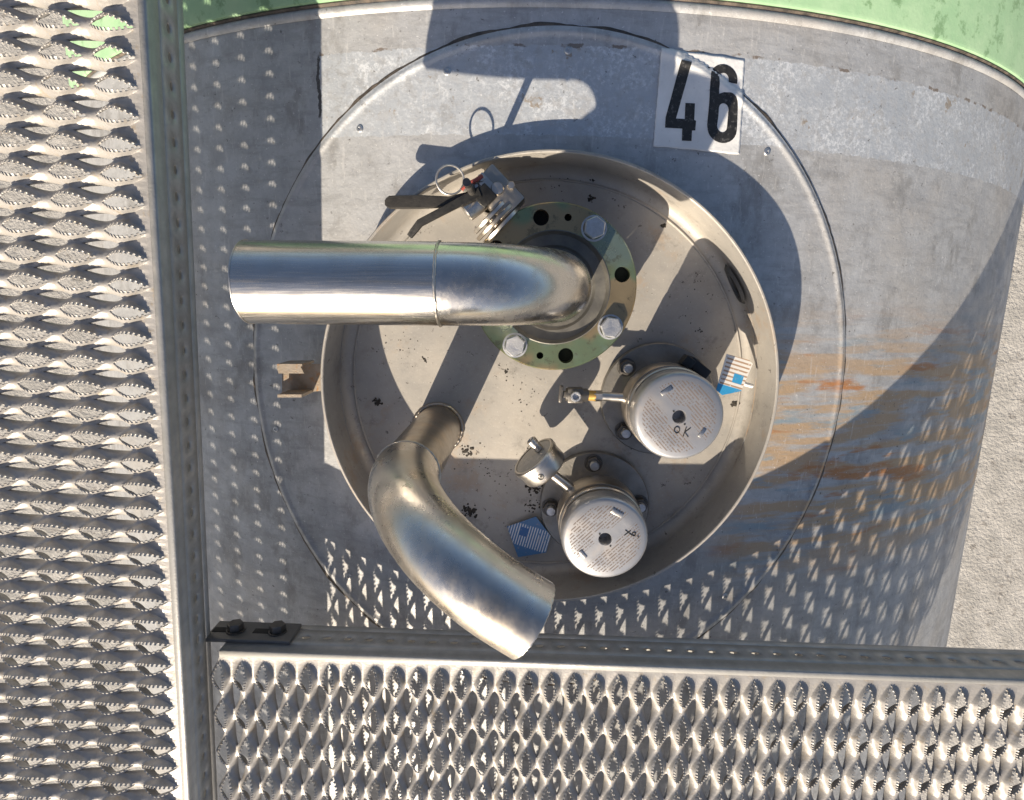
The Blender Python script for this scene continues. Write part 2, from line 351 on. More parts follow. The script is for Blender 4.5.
for rr_, ins in ((1.0, .0008), (.86, .0045), (.66, .0045), (.6, .0018), (.02, .0016)):
    for k in range(K):
        t = 2*math.pi*k/K; vs.append(onwall(-.012+.104*rr_*math.cos(t)*(1 if math.cos(t) > 0 else 1), -.025+.0115*rr_*math.sin(t)*(1-.25*math.cos(t)), ins+.0035))
mb.add(vs[:4*K], [(i*K+k, i*K+(k+1) % K, (i+1)*K+(k+1) % K, (i+1)*K+k) for i in range(3) for k in range(K)]).build('slot_lip', M['dark'], pan)
MB().add(vs[3*K:], [(k, (k+1) % K, K+(k+1) % K, K+k) for k in range(K)]).build('drain_slot', M['hole'], pan)
# small welded bracket on the left side of the collar
bl = at(299, 379, -.035); br = thing('collar_bracket', (bl.x, bl.y, -.045), 'small folded rusty bracket sticking out from the left of the collar', 'bracket')
BZ, BT = -.004, .034
def slab(q, z0, z1, name):                             # a flat piece from four plan corners
    MB().add([(*p_.xy, z0) for p_ in q]+[(*p_.xy, z1) for p_ in q], [(3, 2, 1, 0), (4, 5, 6, 7), (0, 1, 5, 4), (1, 2, 6, 5), (2, 3, 7, 6), (3, 0, 4, 7)]).build(name, M['bracket'], br, smooth=False)
slab([at(282, 394, BZ), at(321, 391, BZ), at(320.5, 364, BZ), at(282, 364, BZ)], BZ-.003, BZ, 'base_plate')
slab([at(277.5, 397.5, BT), at(301.5, 397.5, BT), at(301.5, 394.5, BT), at(277.5, 394.5, BT)], BZ-.003, BT, 'upstand')
slab([at(277, 366.5, BT), at(302, 366.5, BT), at(302, 364, BT), at(277, 364, BT)], BZ-.003, BT, 'upstand')
slab([at(278.5, 373.5, BT), at(304, 373.5, BT), at(300.5, 366.5, BT), at(276.5, 366.5, BT)], BT-.003, BT, 'folded_lip')
slab([at(283.5, 381, BT-.012), at(289, 378, BT-.012), at(289, 373.5, BT-.012), at(283.5, 373.5, BT-.012)], BT-.015, BT-.012, 'tongue')

# ------------------------------------------------------------------ loading pipe with its flange
FCX, FCY, FT = .030, .0085, .035
lp = thing('loading_pipe', (FCX, FCY, FZ), 'long horizontal stainless pipe elbowed up out of the bolted green flange', 'pipe')
MB().lathe([(.058, FZ-.001), (.058, FT-.016)], (FCX, FCY, 0), seg=64).build('neck', M['base'], lp)
NB = 96
def flange_mesh(cx, cy, r_in, r_out, z0, z1, holes, name, mat, parent):
    bm = bmesh.new()
    def circ(c, r, n, z): return [bm.verts.new((c[0]+r*math.cos(2*math.pi*k/n), c[1]+r*math.sin(2*math.pi*k/n), z)) for k in range(n)]
    def loop(vs): return [bm.edges.new((vs[i], vs[(i+1) % len(vs)])) for i in range(len(vs))]
    es = []; rings = []
    for c, r, n in [((cx, cy), r_out-.0015, 96), ((cx, cy), r_in, 64)] + [((hx, hy), hr, 20) for hx, hy, hr in holes]:
        vs = circ(c, r, n, z1); es += loop(vs); rings.append((c, r, n, vs))
    bmesh.ops.triangle_fill(bm, use_beauty=True, edges=es, normal=(0, 0, 1))
    for i, (c, r, n, vs) in enumerate(rings):
        if i == 0:
            m = circ(c, r_out, n, z1-.0015); lo = circ(c, r_out, n, z0); chain = [vs, m, lo]
        else: chain = [vs, circ(c, r, n, z0)]
        for a, b in zip(chain, chain[1:]):
            for k in range(n): bm.faces.new((a[k], a[(k+1) % n], b[(k+1) % n], b[k]))
    bmesh.ops.recalc_face_normals(bm, faces=bm.faces[:])
    me = bpy.data.meshes.new(name); bm.to_mesh(me); bm.free()
    for p_ in me.polygons: p_.use_smooth = True
    me.set_sharp_from_angle(angle=R(35)); me.materials.append(mat); o = bpy.data.objects.new(name, me); COL.objects.link(o); setpar(o, parent); return o
PCR = .0815
def pcd(deg, r=PCR): return (FCX+r*math.cos(R(deg)), FCY+r*math.sin(R(deg)))
holes = [(*pcd(d), .0092) for d in (11, 101, 146, 191, -79)] + [(*pcd(d), .0042) for d in (79, -101)]
fl = flange_mesh(FCX, FCY, .0665, .0975, FT-.016, FT, holes, 'flange', M['zinc'], lp)
MB().lathe([(.0665, FT+.0005), (.0655, FT+.001), (.064, FT-.002), (.062, FT-.0075), (.050, FT-.008), (.047, FT-.011), (.040, FT-.012), (.0385, FT-.03)], (FCX, FCY, 0), seg=96).build('inner_ring', M['ringm'], lp)
MB().lathe([(.0665, FT-.003), (.0605, FT-.003), (.0605, FT-.0015), (.0600, FT-.0075)], (FCX, FCY, 0), seg=96)
MB().tube([(FCX+.0375*math.cos(2*math.pi*k/64), FCY+.0375*math.sin(2*math.pi*k/64), FT-.010) for k in range(64)], .0028, 10, True).build('gap_ring', M['dark'], lp)  # near-black ring paints the darkness of the gap around the pipe
MB().lathe([(.095, FT-.030), (.095, FT-.0175), (.070, FT-.0175)], (FCX, FCY, 0), seg=72).build('counter_flange', M['hole'], lp)  # painted near-black as shade, so the bolt holes above look deep
def hexbolt(c, af, h, axis=(0, 0, 1), ph=0):
    r = af/2/math.cos(math.pi/6)
    return MB().lathe([(r*1.15, -.0002), (r*1.15, .0018), (r*.98, .0019)], c, axis, 28), MB().lathe([(r*.98, .0018), (r, .0024), (r, h-.0012), (r*.90, h), (r*.4, h+.0001), (.0003, h+.0001)], c, axis, 6, ph)
for i, d in enumerate((56, -34, -124)):
    c = (*pcd(d), FT); wmb, hmb = hexbolt(c, .0225, .0125, ph=.4+i*.5)
    b = hmb.build('bolt', M['bolt'], fl, ang=20, loc=None); wmb.build('washer', M['bolt'], b)
PZ, PR, ER = .210, .0365, .108
py0 = .0085; d_pipe = Vector((-math.cos(R(.6)), math.sin(R(.6)), 0))
base = Vector((FCX, FCY, 0)); path = [base+Vector((0, 0, FT-.03)), base+Vector((0, 0, PZ-ER-.03)), base+Vector((0, 0, PZ-ER-.004))]
for i in range(0, 25):
    a = math.pi/2*i/24; path.append(base + d_pipe*(ER-ER*math.cos(a)) + Vector((0, 0, PZ-ER+ER*math.sin(a))))
MB().tube(path, PR, 64, rin=PR-.003).build('elbow', M['pipe_e'], lp)
j0 = base+d_pipe*ER+Vector((0, 0, PZ)); j1 = base+d_pipe*(.2780)+Vector((0, 0, PZ)); L = (j1-j0).length
pts = [j0+d_pipe*.001 + (j1-j0)*(i/12) for i in range(13)]
MB().tube(pts, PR+.0002, 64, rin=PR-.003).build('straight_run', M['pipe_h'], lp)
def weldring(c, axis, r, t, name, mat, parent, seg=110):
    u, v, a = frame(axis); c = Vector(c); rp = []; rad_ = []
    for k in range(seg):
        th = 2*math.pi*k/seg; q = u*math.cos(th)+v*math.sin(th)
        rp.append(c + q*(r+random.uniform(-.0001, .0002)) + a*random.uniform(-.00025, .00025)); rad_.append(t*(1+.22*math.sin(k*1.7)*random.random()))
    return MB().tube(rp, rad_, 8, True).build(name, mat, parent, ang=60)
weldring(j0, d_pipe, PR-.0001, .0014, 'weld_seam', M['weld'], lp)
MB().tube([pts[-1]-d_pipe*.0003, pts[-1]+d_pipe*.0008], PR+.0006, 64, rin=PR-.0032).build('pipe_lip', M['bright'], lp)

# ------------------------------------------------------------------ vent pipe: short stub and a bend towards the walkway
VB = Vector((-.1235, -.180, FZ)); VS = .163; vd = Vector((.84, -.545, 0)).normalized()
vp = thing('vent_pipe', VB, 'shiny stainless elbow pipe bending down over the walkway edge', 'pipe')
MB().tube([VB+Vector((0, 0, -.001)), VB+Vector((0, 0, .05)), VB+Vector((0, 0, VS-FZ-.01)), VB+Vector((0, 0, VS-FZ+.002))], 0.0318, 56, rin=.029).build('stub', M['stub'], vp)
weldring(VB+Vector((0, 0, .001)), (0, 0, 1), .0335, .0028, 'weld_bead', M['stub'], vp)
VR, VSTR = .132, .020; c0 = Vector((VB.x, VB.y, VS)); path = [c0]
for i in range(1, 33):
    a = math.pi/2*i/32; path.append(c0 + vd*(VR-VR*math.cos(a)) + Vector((0, 0, VR*math.sin(a))))
for i in range(1, 4): path.append(c0+vd*(VR+VSTR*i/3)+Vector((0, 0, VR)))
MB().tube(path, .0340, 64, rin=.0310).build('elbow', M['pipe_v'], vp)
weldring(c0, (0, 0, 1), .0337, .0013, 'weld_seam', M['weld'], vp)
weldring(path[-1], vd, .0327, .0013, 'end_bead', M['bright'], vp, 120)

# ------------------------------------------------------------------ relief valves
def relief(cx, cy, a0, capm, label, stamps, cap_top=.0800, skip=()):
    t = thing('relief_valve', (cx, cy, FZ), label, 'relief valve', 'capped relief valves in the spill pan')
    c = (cx, cy, 0)
    MB().lathe([(.0752, FZ-.0005), (.0752, FZ+.0105), (.0740, FZ+.012), (.040, FZ+.012)], c, seg=80).build('base_flange', M['base'], t)
    MB().lathe([(.043, FZ+.011), (.043, -.020), (.050, -.008), (.0535, -.002), (.0540, .004), (.0540, .030), (.0530, .0325), (.0495, .0330), (.0495, .0385), (.0525, .0390), (.0530, .0400), (.0530, .0455), (.0515, .0470), (.0470, .0472)], c, seg=80).build('body', M['body'], t)
    cp = MB().lathe([(.0475, -.0295), (.0490, -.0285), (.0515, -.0265), (.0520, -.0085), (.0512, -.0045), (.0492, -.0016), (.0462, -.0003), (.030, .0002), (.0082, .0002), (.0076, -.0006), (.0074, -.022), (.0003, -.022)], (0, 0, 0), seg=96)
    cap = cp.build('cap', capm, None, ang=50); cap.location = (cx, cy, cap_top); setpar(cap, t)
    for k in range(4):
        if k in skip: continue
        a = a0+k*math.pi/2; bx, by = cx+.0610*math.cos(a), cy+.0610*math.sin(a); zb = FZ+.012
        b = MB().lathe([(.0125, zb-.0003), (.0125, zb+.0018), (.0100, zb+.002)], (bx, by, 0), seg=24).lathe([(.0105, zb+.0018), (.0108, zb+.003), (.0108, zb+.0095), (.0098, zb+.0105), (.0060, zb+.0105)], (bx, by, 0), seg=6, ph=random.random()).build('nut', M['nut'], t, ang=20)
        MB().lathe([(.0062, zb+.010), (.0062, zb+.017), (.0055, zb+.018), (.0003, zb+.0182)], (bx, by, 0), seg=20).build('stud', M['bolt'], b)
    for (dx, dy, rot, sx, sy) in stamps:
        o = MB().box((0, 0, 0), (sx, sy, .0016), Matrix.Rotation(rot, 3, 'Z'), bev=.0005).build('stamp_plate', M['bright'], None); o.location = (cx+dx, cy+dy, cap_top+.0004); setpar(o, cap)
    for (dx, dy) in ((-.0068, .0066), (.0064, -.0085)):
        q = MB().lathe([(.0011, .0000), (.0011, .0006), (.0002, .0006)], (0, 0, 0), seg=10).build('pin_hole', M['hole'], None); q.location = (cx+dx, cy+dy, cap_top+.0001); setpar(q, cap)
    return t, cap
V1 = (.1730, -.1365); V2 = (.0930, -.2855)
v1, cap1 = relief(*V1, R(45), M['cap_a'], 'relief valve with stamped silver cap nearest the right of the pan', [(-.016, .030, R(35), .014, .005), (.0265, -.0185, R(57), .0115, .0045)], skip=(3,))
v2, cap2 = relief(*V2, R(3), M['cap_b'], 'relief valve with stamped silver cap beside the round gauge', [(.013, .033, R(-30), .015, .006), (-.026, -.0195, R(-52), .0115, .0045)], skip=(3,))
def strokes(cap, segs, parent, wd=.0006):
    mb = MB(); z = .00055
    for path_ in segs:
        mb.tube([(x_, y_, z) for x_, y_ in path_], wd, 6)
    o = mb.build('ink_mark', M['ink'], None); o.parent = cap; return o
def pix(cap, x_, y_, x0, y0):                         # millimetres on the cap face from an 8x enlargement
    return ((x_-x0)/8*.00114, -(y_-y0)/8*.00114)
g = lambda pts_: [pix(cap1, a_, b_, 393, 425) for a_, b_ in pts_]
strokes(cap1, [g([(378+22*math.cos(t/12*6.283), 532+26*math.sin(t/12*6.283)) for t in range(13)]), g([(452, 510), (430, 585)]), g([(485, 515), (440, 552), (470, 590)])], v1)
g = lambda pts_: [pix(cap2, a_, b_, 387, 422) for a_, b_ in pts_]
strokes(cap2, [g([(550, 340), (605, 385)]), g([(595, 345), (545, 385)]), g([(622+14*math.cos(t/10*6.283), 375+16*math.sin(t/10*6.283)) for t in range(11)]), g([(655, 392), (660, 405)])], v2)
# seal clip on the upper valve, its arm
MB().box((V1[0]+.036, V1[1]+.049, .010), (.030, .013, .030), Matrix.Rotation(R(-38), 3, 'Z'), bev=.002).box((V1[0]+.022, V1[1]+.056, .018), (.014, .014, .018), Matrix.Rotation(R(-38), 3, 'Z'), bev=.002).build('seal_clip', M['black'], v1)
# vent cock on the upper valve
ck = at(575, 395, .004); cock = thing('vent_cock', (ck.x, ck.y, .004), 'small black vent cock with brass collar on the upper relief valve', 'vent cock')
e1 = Vector((.128, -.1285, .004))
MB().tube([ck+Vector((.030, -.001, 0)), e1], .0058, 20).build('arm_tube', M['bright'], cock)
MB().tube([ck+Vector((.017, -.0005, 0)), ck+Vector((.026, -.001, 0))], .0068, 18).build('collar', M['brass'], cock)
MB().tube([ck+Vector((.024, -.001, 0)), ck+Vector((.034, -.001, 0))], .0072, 6).build('union_nut', M['bright'], cock)
MB().tube([ck+Vector((-.012, .0005, 0)), ck+Vector((.014, 0, 0)), ck+Vector((.018, 0, 0))], [.0085, .0085, .0062], 20).box(ck, (.020, .019, .016), bev=.002).build('body', M['nut'], cock)
MB().lathe([(.0035, .006), (.0065, .006), (.0068, .013), (.0060, .0142), (.0042, .0142), (.0036, .010), (.0003, .010)], (ck.x, ck.y, ck.z), seg=24).build('port_ring', M['bolt'], cock)
MB().box(ck+Vector((-.018, .0015, .001)), (.0045, .021, .013), Matrix.Rotation(R(-6), 3, 'Z'), bev=.001).box(ck+Vector((-.013, .001, 0)), (.008, .008, .008), bev=.001).build('handle', M['nut'], cock)
# gauge beside the lower valve
gn = Vector((-.653, .742, .16)).normalized(); gf = at(534, 457, .018)
ga = thing('pressure_gauge', (gf.x, gf.y, FZ), 'round steel pressure gauge tilted beside the lower relief valve', 'gauge')
GRr = .0315
MB().lathe([(GRr*.90, .0018), (GRr*.97, .0022), (GRr*1.03, .0005), (GRr*1.03, -.004), (GRr*.985, -.005), (GRr*.985, -.022), (GRr*.92, -.025), (.001, -.025)], gf, gn, 56).build('case', M['bright'], ga)
MB().lathe([(GRr*.90, .0012), (GRr*.5, .0022), (.0004, .0025)], gf, gn, 48).build('dial', M['dial'], ga)
up = (Vector((0, 0, 1)) - gn*gn.z).normalized(); sd = gn.cross(up)
kn = gf + gn*.016 + sd*.012
MB().lathe([(.0058, -.012), (.0058, -.002), (.0066, -.002), (.0066, .004), (.0055, .005), (.0045, .005), (.004, .003), (.0003, .003)], kn, gn, 24).build('knob', M['bright'], ga)
sq = gf - gn*.014 + (up*.93 - Vector((.45, .36, 0))*.3).normalized()*GRr*.97
un = (sq-(gf-gn*.014)).normalized()
MB().lathe([(.0042, -.001), (.0042, .0012), (.0034, .0014), (.0032, .0004), (.0016, .0004), (.0015, .0016), (.0002, .0016)], sq, un, 20).build('side_screw', M['ringm'], ga)
g0 = gf - gn*.026; g1 = Vector((V2[0]-.032, V2[1]+.034, .006)); MB().tube([g0+gn*.006, g1], .0066, 20).build('stem', M['bright'], ga)

# ------------------------------------------------------------------ ball valve with levers and key ring
bvp = Vector((-.046, .108, FZ)); bv = thing('ball_valve', bvp, 'steel ball valve with dark levers behind the horizontal pipe', 'valve')
ax = Vector((-.70, .70, .12)).normalized(); rz = Matrix.Rotation(R(-45), 3, 'Z')
MB().lathe([(.014, FZ-.001), (.014, .0)], (-.046, .112, 0), seg=24).build('neck', M['base'], bv)
dc = Vector((-.038, .0875, .016))
for i, (o_, r_) in enumerate(((0, .0310), (.0085, .0320), (.0165, .0285))):
    MB().lathe([(.004, -.0026), (r_-.001, -.0026), (r_, -.0018), (r_, .0018), (r_-.001, .0026), (.004, .0026)], dc+ax*(o_-.008), ax, 48).build('coupling_disc', M['bright'] if i != 1 else M['body'], bv)
MB().tube([dc-ax*.02, dc+ax*.012], .0125, 24).build('stem', M['body'], bv)
MB().box((-.036, .116, .020), (.054, .038, .036), rz, bev=.003).build('body', M['body'], bv)
MB().box((-.048, .1245, .039), (.026, .012, .004), rz, bev=.001).build('top_plate', M['bright'], bv)
hb = Vector((-.0355, .1195, .038))
MB().lathe([(.0075, 0), (.0075, .004), (.0065, .006), (.0003, .0065)], hb, seg=24).build('gland_bolt', M['bright'], bv)
for dx, dy in ((-.0615, .1225), (-.0545, .131), (-.020, .123)):
    MB().lathe([(.0048, 0), (.0048, .005), (.0040, .006), (.0003, .0062)], (dx, dy, .036), seg=6).build('bolt', M['bright'], bv, ang=20)
MB().box((-.050, .111, .040), (.020, .020, .018), rz, bev=.0015).build('stem_block', M['black'], bv)
MB().tube([(-.064, .1145, .030), (-.064, .1145, .108)], .0042, 16).build('shadow_post', M['nut'], bv)  # post added to the valve, its height set for the shadow it throws
cdir = Vector((-.72, -.55, .1)).normalized(); cp_ = Vector((-.060, .1025, .036))
MB().lathe([(.0003, .016), (.0095, .016), (.0110, .0145), (.0110, -.010)], cp_, cdir, 32).build('stem_cap', M['bright'], bv)
def bar(path_, wd, th, name, mat):
    mb = MB(); n = len(path_); vs = []; P_ = [Vector(p_) for p_ in path_]
    for i, p_ in enumerate(P_):
        t = (P_[min(i+1, n-1)]-P_[max(i-1, 0)]).normalized(); s = Vector((0, 0, 1)).cross(t).normalized(); nn = t.cross(s)
        w_ = wd[i]/2; h = th/2
        for a_, b_ in ((-1, -.6), (-.85, -1), (.85, -1), (1, -.6), (1, .6), (.85, 1), (-.85, 1), (-1, .6)): vs.append(p_+s*w_*a_+nn*h*b_)
    fs = [(i*8+k, i*8+(k+1) % 8, (i+1)*8+(k+1) % 8, (i+1)*8+k) for i in range(n-1) for k in range(8)] + [tuple(range(8))[::-1], tuple((n-1)*8+k for k in range(8))]
    return mb.add(vs, fs).build(name, mat, bv, ang=40)
bar([at(385.5, 203, .0345), at(387, 203, .0345), at(390, 202.5, .0345), at(420, 202, .035), at(450, 202, .037), at(470, 196, .042)], [.006, .010, .0145, .0150, .012, .010], .007, 'lever', M['handle'])
bar([at(410, 236, .030), at(413, 232, .032), at(420, 223, .036), at(440, 212.5, .042), at(462, 201, .046), at(480, 192, .048)], [.007, .008, .009, .009, .010, .012], .0055, 'lever', M['black'])
rc = at(450, 180, .046); ru, rv_, ra = frame((.10, -.25, 1))
MB().tube([rc+(ru*math.cos(t/48*6.2832)+rv_*math.sin(t/48*6.2832))*.0155 for t in range(48)], .0012, 10, True).build('key_ring', M['bright'], bv)
MB().tube([at(462, 190, .046), at(468, 184, .047), at(476, 180, .046), at(482, 176, .042)], .0024, 10).build('chain', M['redp'], bv)
MB().box(at(468, 187, .044), (.014, .009, .008), Matrix.Rotation(R(30), 3, 'Z'), bev=.0015).build('lug', M['ringm'], bv)

# ------------------------------------------------------------------ number sticker
TL, TRc, BR, BL = [Vector(q) for q in ((.1523, .2816), (.2544, .2742), (.2549, .1676), (.1476, .1739))]
def duv(u, v):
    a = TL.lerp(TRc, u); b = BL.lerp(BR, u); return a.lerp(b, v)
def dzoom(X, Y):                                      # position on the sticker from its 6.7x enlargement
    X -= 140; Y -= 65; a, b, c, d = 578, -60, 36, 660; det = a*d-b*c; return ((X*d-b*Y)/det, (a*Y-c*X)/det)
st = thing('number_sticker', (.2, .225, surf(.2, .225)), 'white square sticker with black number 46, wrinkled over the plate seam', 'sticker')
def wob(x, y): return .0009*mnoise.noise(Vector((x*55, y*38, 2)))+.0011
G = 44; vs = []
for i in range(G+1):
    for j in range(G+1):
        u, v = i/G, j/G
        eu = u + (.002*math.sin(j*1.3)*(1 if i in (0, G) else 0)); q = duv(eu, v+(.003*math.sin(i*.5+1) if j in (0, G) else 0))
        vs.append((q.x, q.y, surf(q.x, q.y)+wob(q.x, q.y)))
so = MB().add(vs, [(i*(G+1)+j, (i+1)*(G+1)+j, (i+1)*(G+1)+j+1, i*(G+1)+j+1) for i in range(G) for j in range(G)]).build('sheet', M['paper'], st, ang=60)
sm = so.modifiers.new('thickness', 'SOLIDIFY'); sm.thickness = .0005; sm.offset = -1
def flat_poly(outer, hole, name):
    bm = bmesh.new(); es = []
    for lp_ in [outer] + ([hole] if hole else []):
        vs_ = [bm.verts.new((*dzoom(*q), 0)) for q in lp_]; es += [bm.edges.new((vs_[i], vs_[(i+1) % len(vs_)])) for i in range(len(vs_))]
    bmesh.ops.triangle_fill(bm, use_beauty=True, edges=es, normal=(0, 0, 1))
    for _ in range(5):
        long = [e for e in bm.edges if e.calc_length() > .035]
        if not long: break
        bmesh.ops.subdivide_edges(bm, edges=long, cuts=1); bmesh.ops.triangulate(bm, faces=bm.faces[:])
    o_ = Vector((0, 0, 0)); mb = MB(); bm.verts.index_update(); vv = []
    for v in bm.verts:
        q = duv(v.co.x, v.co.y); vv.append((q.x, q.y, surf(q.x, q.y)+wob(q.x, q.y)+.00035))
    mb.add(vv, [[v.index for v in f.verts] for f in bm.faces]); bm.free()
    o = mb.build(name, M['ink'], st, ang=80)
    if o.data.polygons[0].normal.z < 0: o.data.flip_normals()
    return o
flat_poly([(270,145),(343,148),(232,530),(290,532),(296,424),(360,424),(353,535),(366,540),(360,606),(338,608),(333,680),(268,680),(272,598),(158,595),(163,525)], None, 'digit_four')
def arc(cx, cy, rx, ry, a0, a1, n=12): return [(cx+rx*math.cos(R(a0+(a1-a0)*i/n)), cy-ry*math.sin(R(a0+(a1-a0)*i/n))) for i in range(n+1)]
six = arc(566, 238, 96, 92, 2, 178) + [(466, 300), (456, 420), (441, 560)] + arc(543, 588, 100, 98, 185, 355) + [(648, 540), (654, 440)] + arc(592, 410, 62, 72, 0, 78, 6) + [(560, 338), (527, 350)] + [(530, 250)] + arc(566, 245, 36, 42, 170, 20, 6) + [(602, 262), (660, 270)]
flat_poly(six, arc(556, 450, 33, 38, 0, 180, 8) + [(519, 500), (508, 565)] + arc(542, 572, 33, 40, 190, 350, 8) + [(584, 500)], 'digit_six')

# ------------------------------------------------------------------ labels hanging in the pan
def card(pts_, name, mat, label, cat, th=.0009):
    c = sum((Vector(p_) for p_ in pts_), Vector((0, 0, 0)))/len(pts_); n = len(pts_)
    mb = MB(); vs_ = [Vector(p_)-c for p_ in pts_]; mb.add([v+Vector((0, 0, th)) for v in vs_]+vs_, [tuple(range(n)), tuple(range(n, 2*n))[::-1]] + [(i, n+i, n+(i+1) % n, (i+1) % n) for i in range(n)])
    o = mb.build(name, mat, None, smooth=False); o.location = c; return tag(o, label, cat)
card([(*at(507, 527, -.038).xy, -.0400), (*at(518, 558, -.038).xy, -.0415), (*at(546, 552, -.036).xy, -.0350), (*at(550.5, 535, -.034).xy, -.0325), (*at(536, 516, -.036).xy, -.0345)], 'label_card', M['tag_b'], 'blue printed label card lying on the pan floor below the gauge', 'label')
card([(*at(727, 354, .004).xy, .002), (*at(716, 390, .010).xy, .010), (*at(722, 395, .009).xy, .009), (*at(741, 391, .003).xy, .003), (*at(752.5, 364, -.004).xy, -.004), (*at(749, 360, -.003).xy, -.003)], 'label_card', M['tag_w'], 'white and blue printed label card between upper relief valve and collar wall', 'label')
tp = at(745, 384, -.01); tie = MB().tube([at(734, 380, .002)+Vector((0, 0, -.003)), tp, at(752, 386, -.014)], .0028, 10).build('cable_tie', M['paper'], None, loc=at(743, 383, -.01)); tag(tie, 'stubby white cable tie end beside the white and blue label', 'cable tie')

# ------------------------------------------------------------------ walkways: formed tread with serrated openings, folded edge with a row of slots
CA, CB = .0270, .0525
def walkway(name, loc, rot, i0, i1, rows, label, phase=0, HA=.0070, wb=.215, group='formed tread walkways'):
    root = thing(name, loc, label, 'walkway', group); root.rotation_euler = (0, 0, rot)
    HB, Y0 = .0070, -.0085
    def hz(x, y):
        return 0.0
    NQ = 10; N = NQ*4; LA, WA = .41*CB, .285*CA; LB, WB = .37*CB, wb*CA
    corner = [(0, 1), (1, 0), (0, -1), (-1, 0)]
    per = []
    for q in range(4):
        (xa, ya), (xb, yb) = corner[q], corner[(q+1) % 4]
        for k in range(NQ): t = k/NQ; per.append((xa+(xb-xa)*t, ya+(yb-ya)*t))
    V = []; F = []
    def diamond(xc, yc, up_):
        Lh, Wd = (LA, WA) if up_ else (LB, WB); rings = []
        def inner(sx, sy): return (math.copysign(1, sx)*Wd*(1-sy*sy) if abs(sx) > 1e-9 else 0, sy*Lh)
        for st_ in (0, .35, .7, 1):
            rg = []
            for (sx, sy) in per:
                ix, iy = inner(sx, sy); ox, oy = sx*CA/2, sy*CB/2; x, y = ox+(ix-ox)*st_, oy+(iy-oy)*st_
                rg.append((xc+x, yc+y, (HA if up_ else -HB)*(st_*st_*(1.6-.6*st_))*(1-abs(sy)**1.7)))
            rings.append(rg)
        teeth = []
        if up_:                                        # square teeth leaning in over the opening
            for k in range(0, N, 2):
                (sa, ya), (sb_, yb) = per[k], per[(k+1) % N]
                if max(abs(ya), abs(yb)) > .90: continue
                pa, pb = rings[-1][k], rings[-1][(k+1) % N]; ym = (ya+yb)/2; dx_ = -math.copysign(.0024, sa+sb_)*(1-.5*ym*ym)
                teeth.append((k, (pa[0]+dx_, pa[1]*.9+pb[1]*.1, pa[2]+.0016), (pb[0]+dx_, pb[1]*.9+pa[1]*.1, pb[2]+.0016)))
        else:
            rings.append([(xc+inner(sx, sy)[0]*.93, yc+inner(sx, sy)[1]*.97, rings[-1][k][2]-.0040) for k, (sx, sy) in enumerate(per)])
        n0 = len(V)
        for rg in rings: V.extend(rg)
        for r_ in range(len(rings)-1):
            for k in range(N):
                k2 = (k+1) % N; F.append((n0+r_*N+k, n0+r_*N+k2, n0+(r_+1)*N+k2, n0+(r_+1)*N+k))
        last = n0+(len(rings)-1)*N
        for k, qa, qb in teeth:
            i_ = len(V); V.extend((qa, qb)); F.append((last+k, last+(k+1) % N, i_+1, i_))
    for i in range(i0, i1):
        for j in range(rows):
            diamond(phase+i*CA, Y0-CB/2-j*CB, True)
            diamond(phase+(i+.5)*CA, Y0-CB-j*CB, False)
        n0 = len(V); xa = phase+i*CA                   # plain margin between the first openings and the fold
        top = [(xa+CA*k/10, Y0) for k in range(11)]
        for (x, y) in top: V.append((x, y, 0))
        low = []
        for k in range(NQ+1): low.append((xa+CA/2*k/NQ, Y0-CB/2*k/NQ))
        for k in range(1, NQ+1): low.append((xa+CA/2+CA/2*k/NQ, Y0-CB/2+CB/2*k/NQ))
        m = len(V)
        for (x, y) in low: V.append((x, y, hz(x, y)))
        for k in range(10): F.append((n0+k, n0+k+1, m+2*(k+1), m+2*k+1, m+2*k))
    xs0, xs1 = phase+i0*CA, phase+i1*CA; nx = (i1-i0)
    me = bpy.data.meshes.new('tread_sheet'); bm = bmesh.new()
    bv_ = [bm.verts.new(v) for v in V]
    for f in F:
        try: bm.faces.new([bv_[k] for k in f])
        except ValueError: pass
    bmesh.ops.remove_doubles(bm, verts=bm.verts[:], dist=2e-5)
    bmesh.ops.recalc_face_normals(bm, faces=bm.faces[:])
    up_n = sum(1 if f.normal.z > 0 else -1 for f in bm.faces)
    if up_n < 0: bmesh.ops.reverse_faces(bm, faces=bm.faces[:])
    bm.to_mesh(me); bm.free()
    for p_ in me.polygons: p_.use_smooth = True
    me.set_sharp_from_angle(angle=R(50)); me.materials.append(M['tread'])
    cnt = {}
    for p_ in me.polygons:
        for k in p_.edge_keys: cnt[k] = cnt.get(k, 0)+1
    for e_ in me.edges:
        if cnt.get(e_.key, 0) == 1: e_.use_edge_sharp = True
    o = bpy.data.objects.new('tread_sheet', me); COL.objects.link(o); o.parent = root
    sm = o.modifiers.new('thickness', 'SOLIDIFY'); sm.thickness = .0013; sm.offset = -1
    # fold and slotted edge
    mb = MB(); sec = [(Y0+.0001, 0), (-.0025, 0), (-.0010, -.0005), (-.0003, -.0015), (0, -.0035), (0, -.018)]
    vs_ = [(x, y, z) for (y, z) in sec for x in (xs0, xs1)]
    mb.add(vs_, [(2*k, 2*k+1, 2*k+3, 2*k+2) for k in range(len(sec)-1)])
    zc, hw, hh = -.034, .0052, .0034
    for i in range(nx):
        xa = xs0+i*CA; xm = xa+CA/2; n_ = 16; ov = []; iv = []
        for k in range(n_):
            a_ = 2*math.pi*k/n_+math.pi/n_*0; c_, s_ = math.cos(a_), math.sin(a_); m_ = max(abs(c_), abs(s_))
            ov.append((xm+CA/2*c_/m_, 0, zc+.016*s_/m_)); iv.append((xm+hw*c_, 0, zc+hh*s_))
        mb.add(ov+iv, [(n_+k, n_+(k+1) % n_, (k+1) % n_, k) for k in range(n_)])
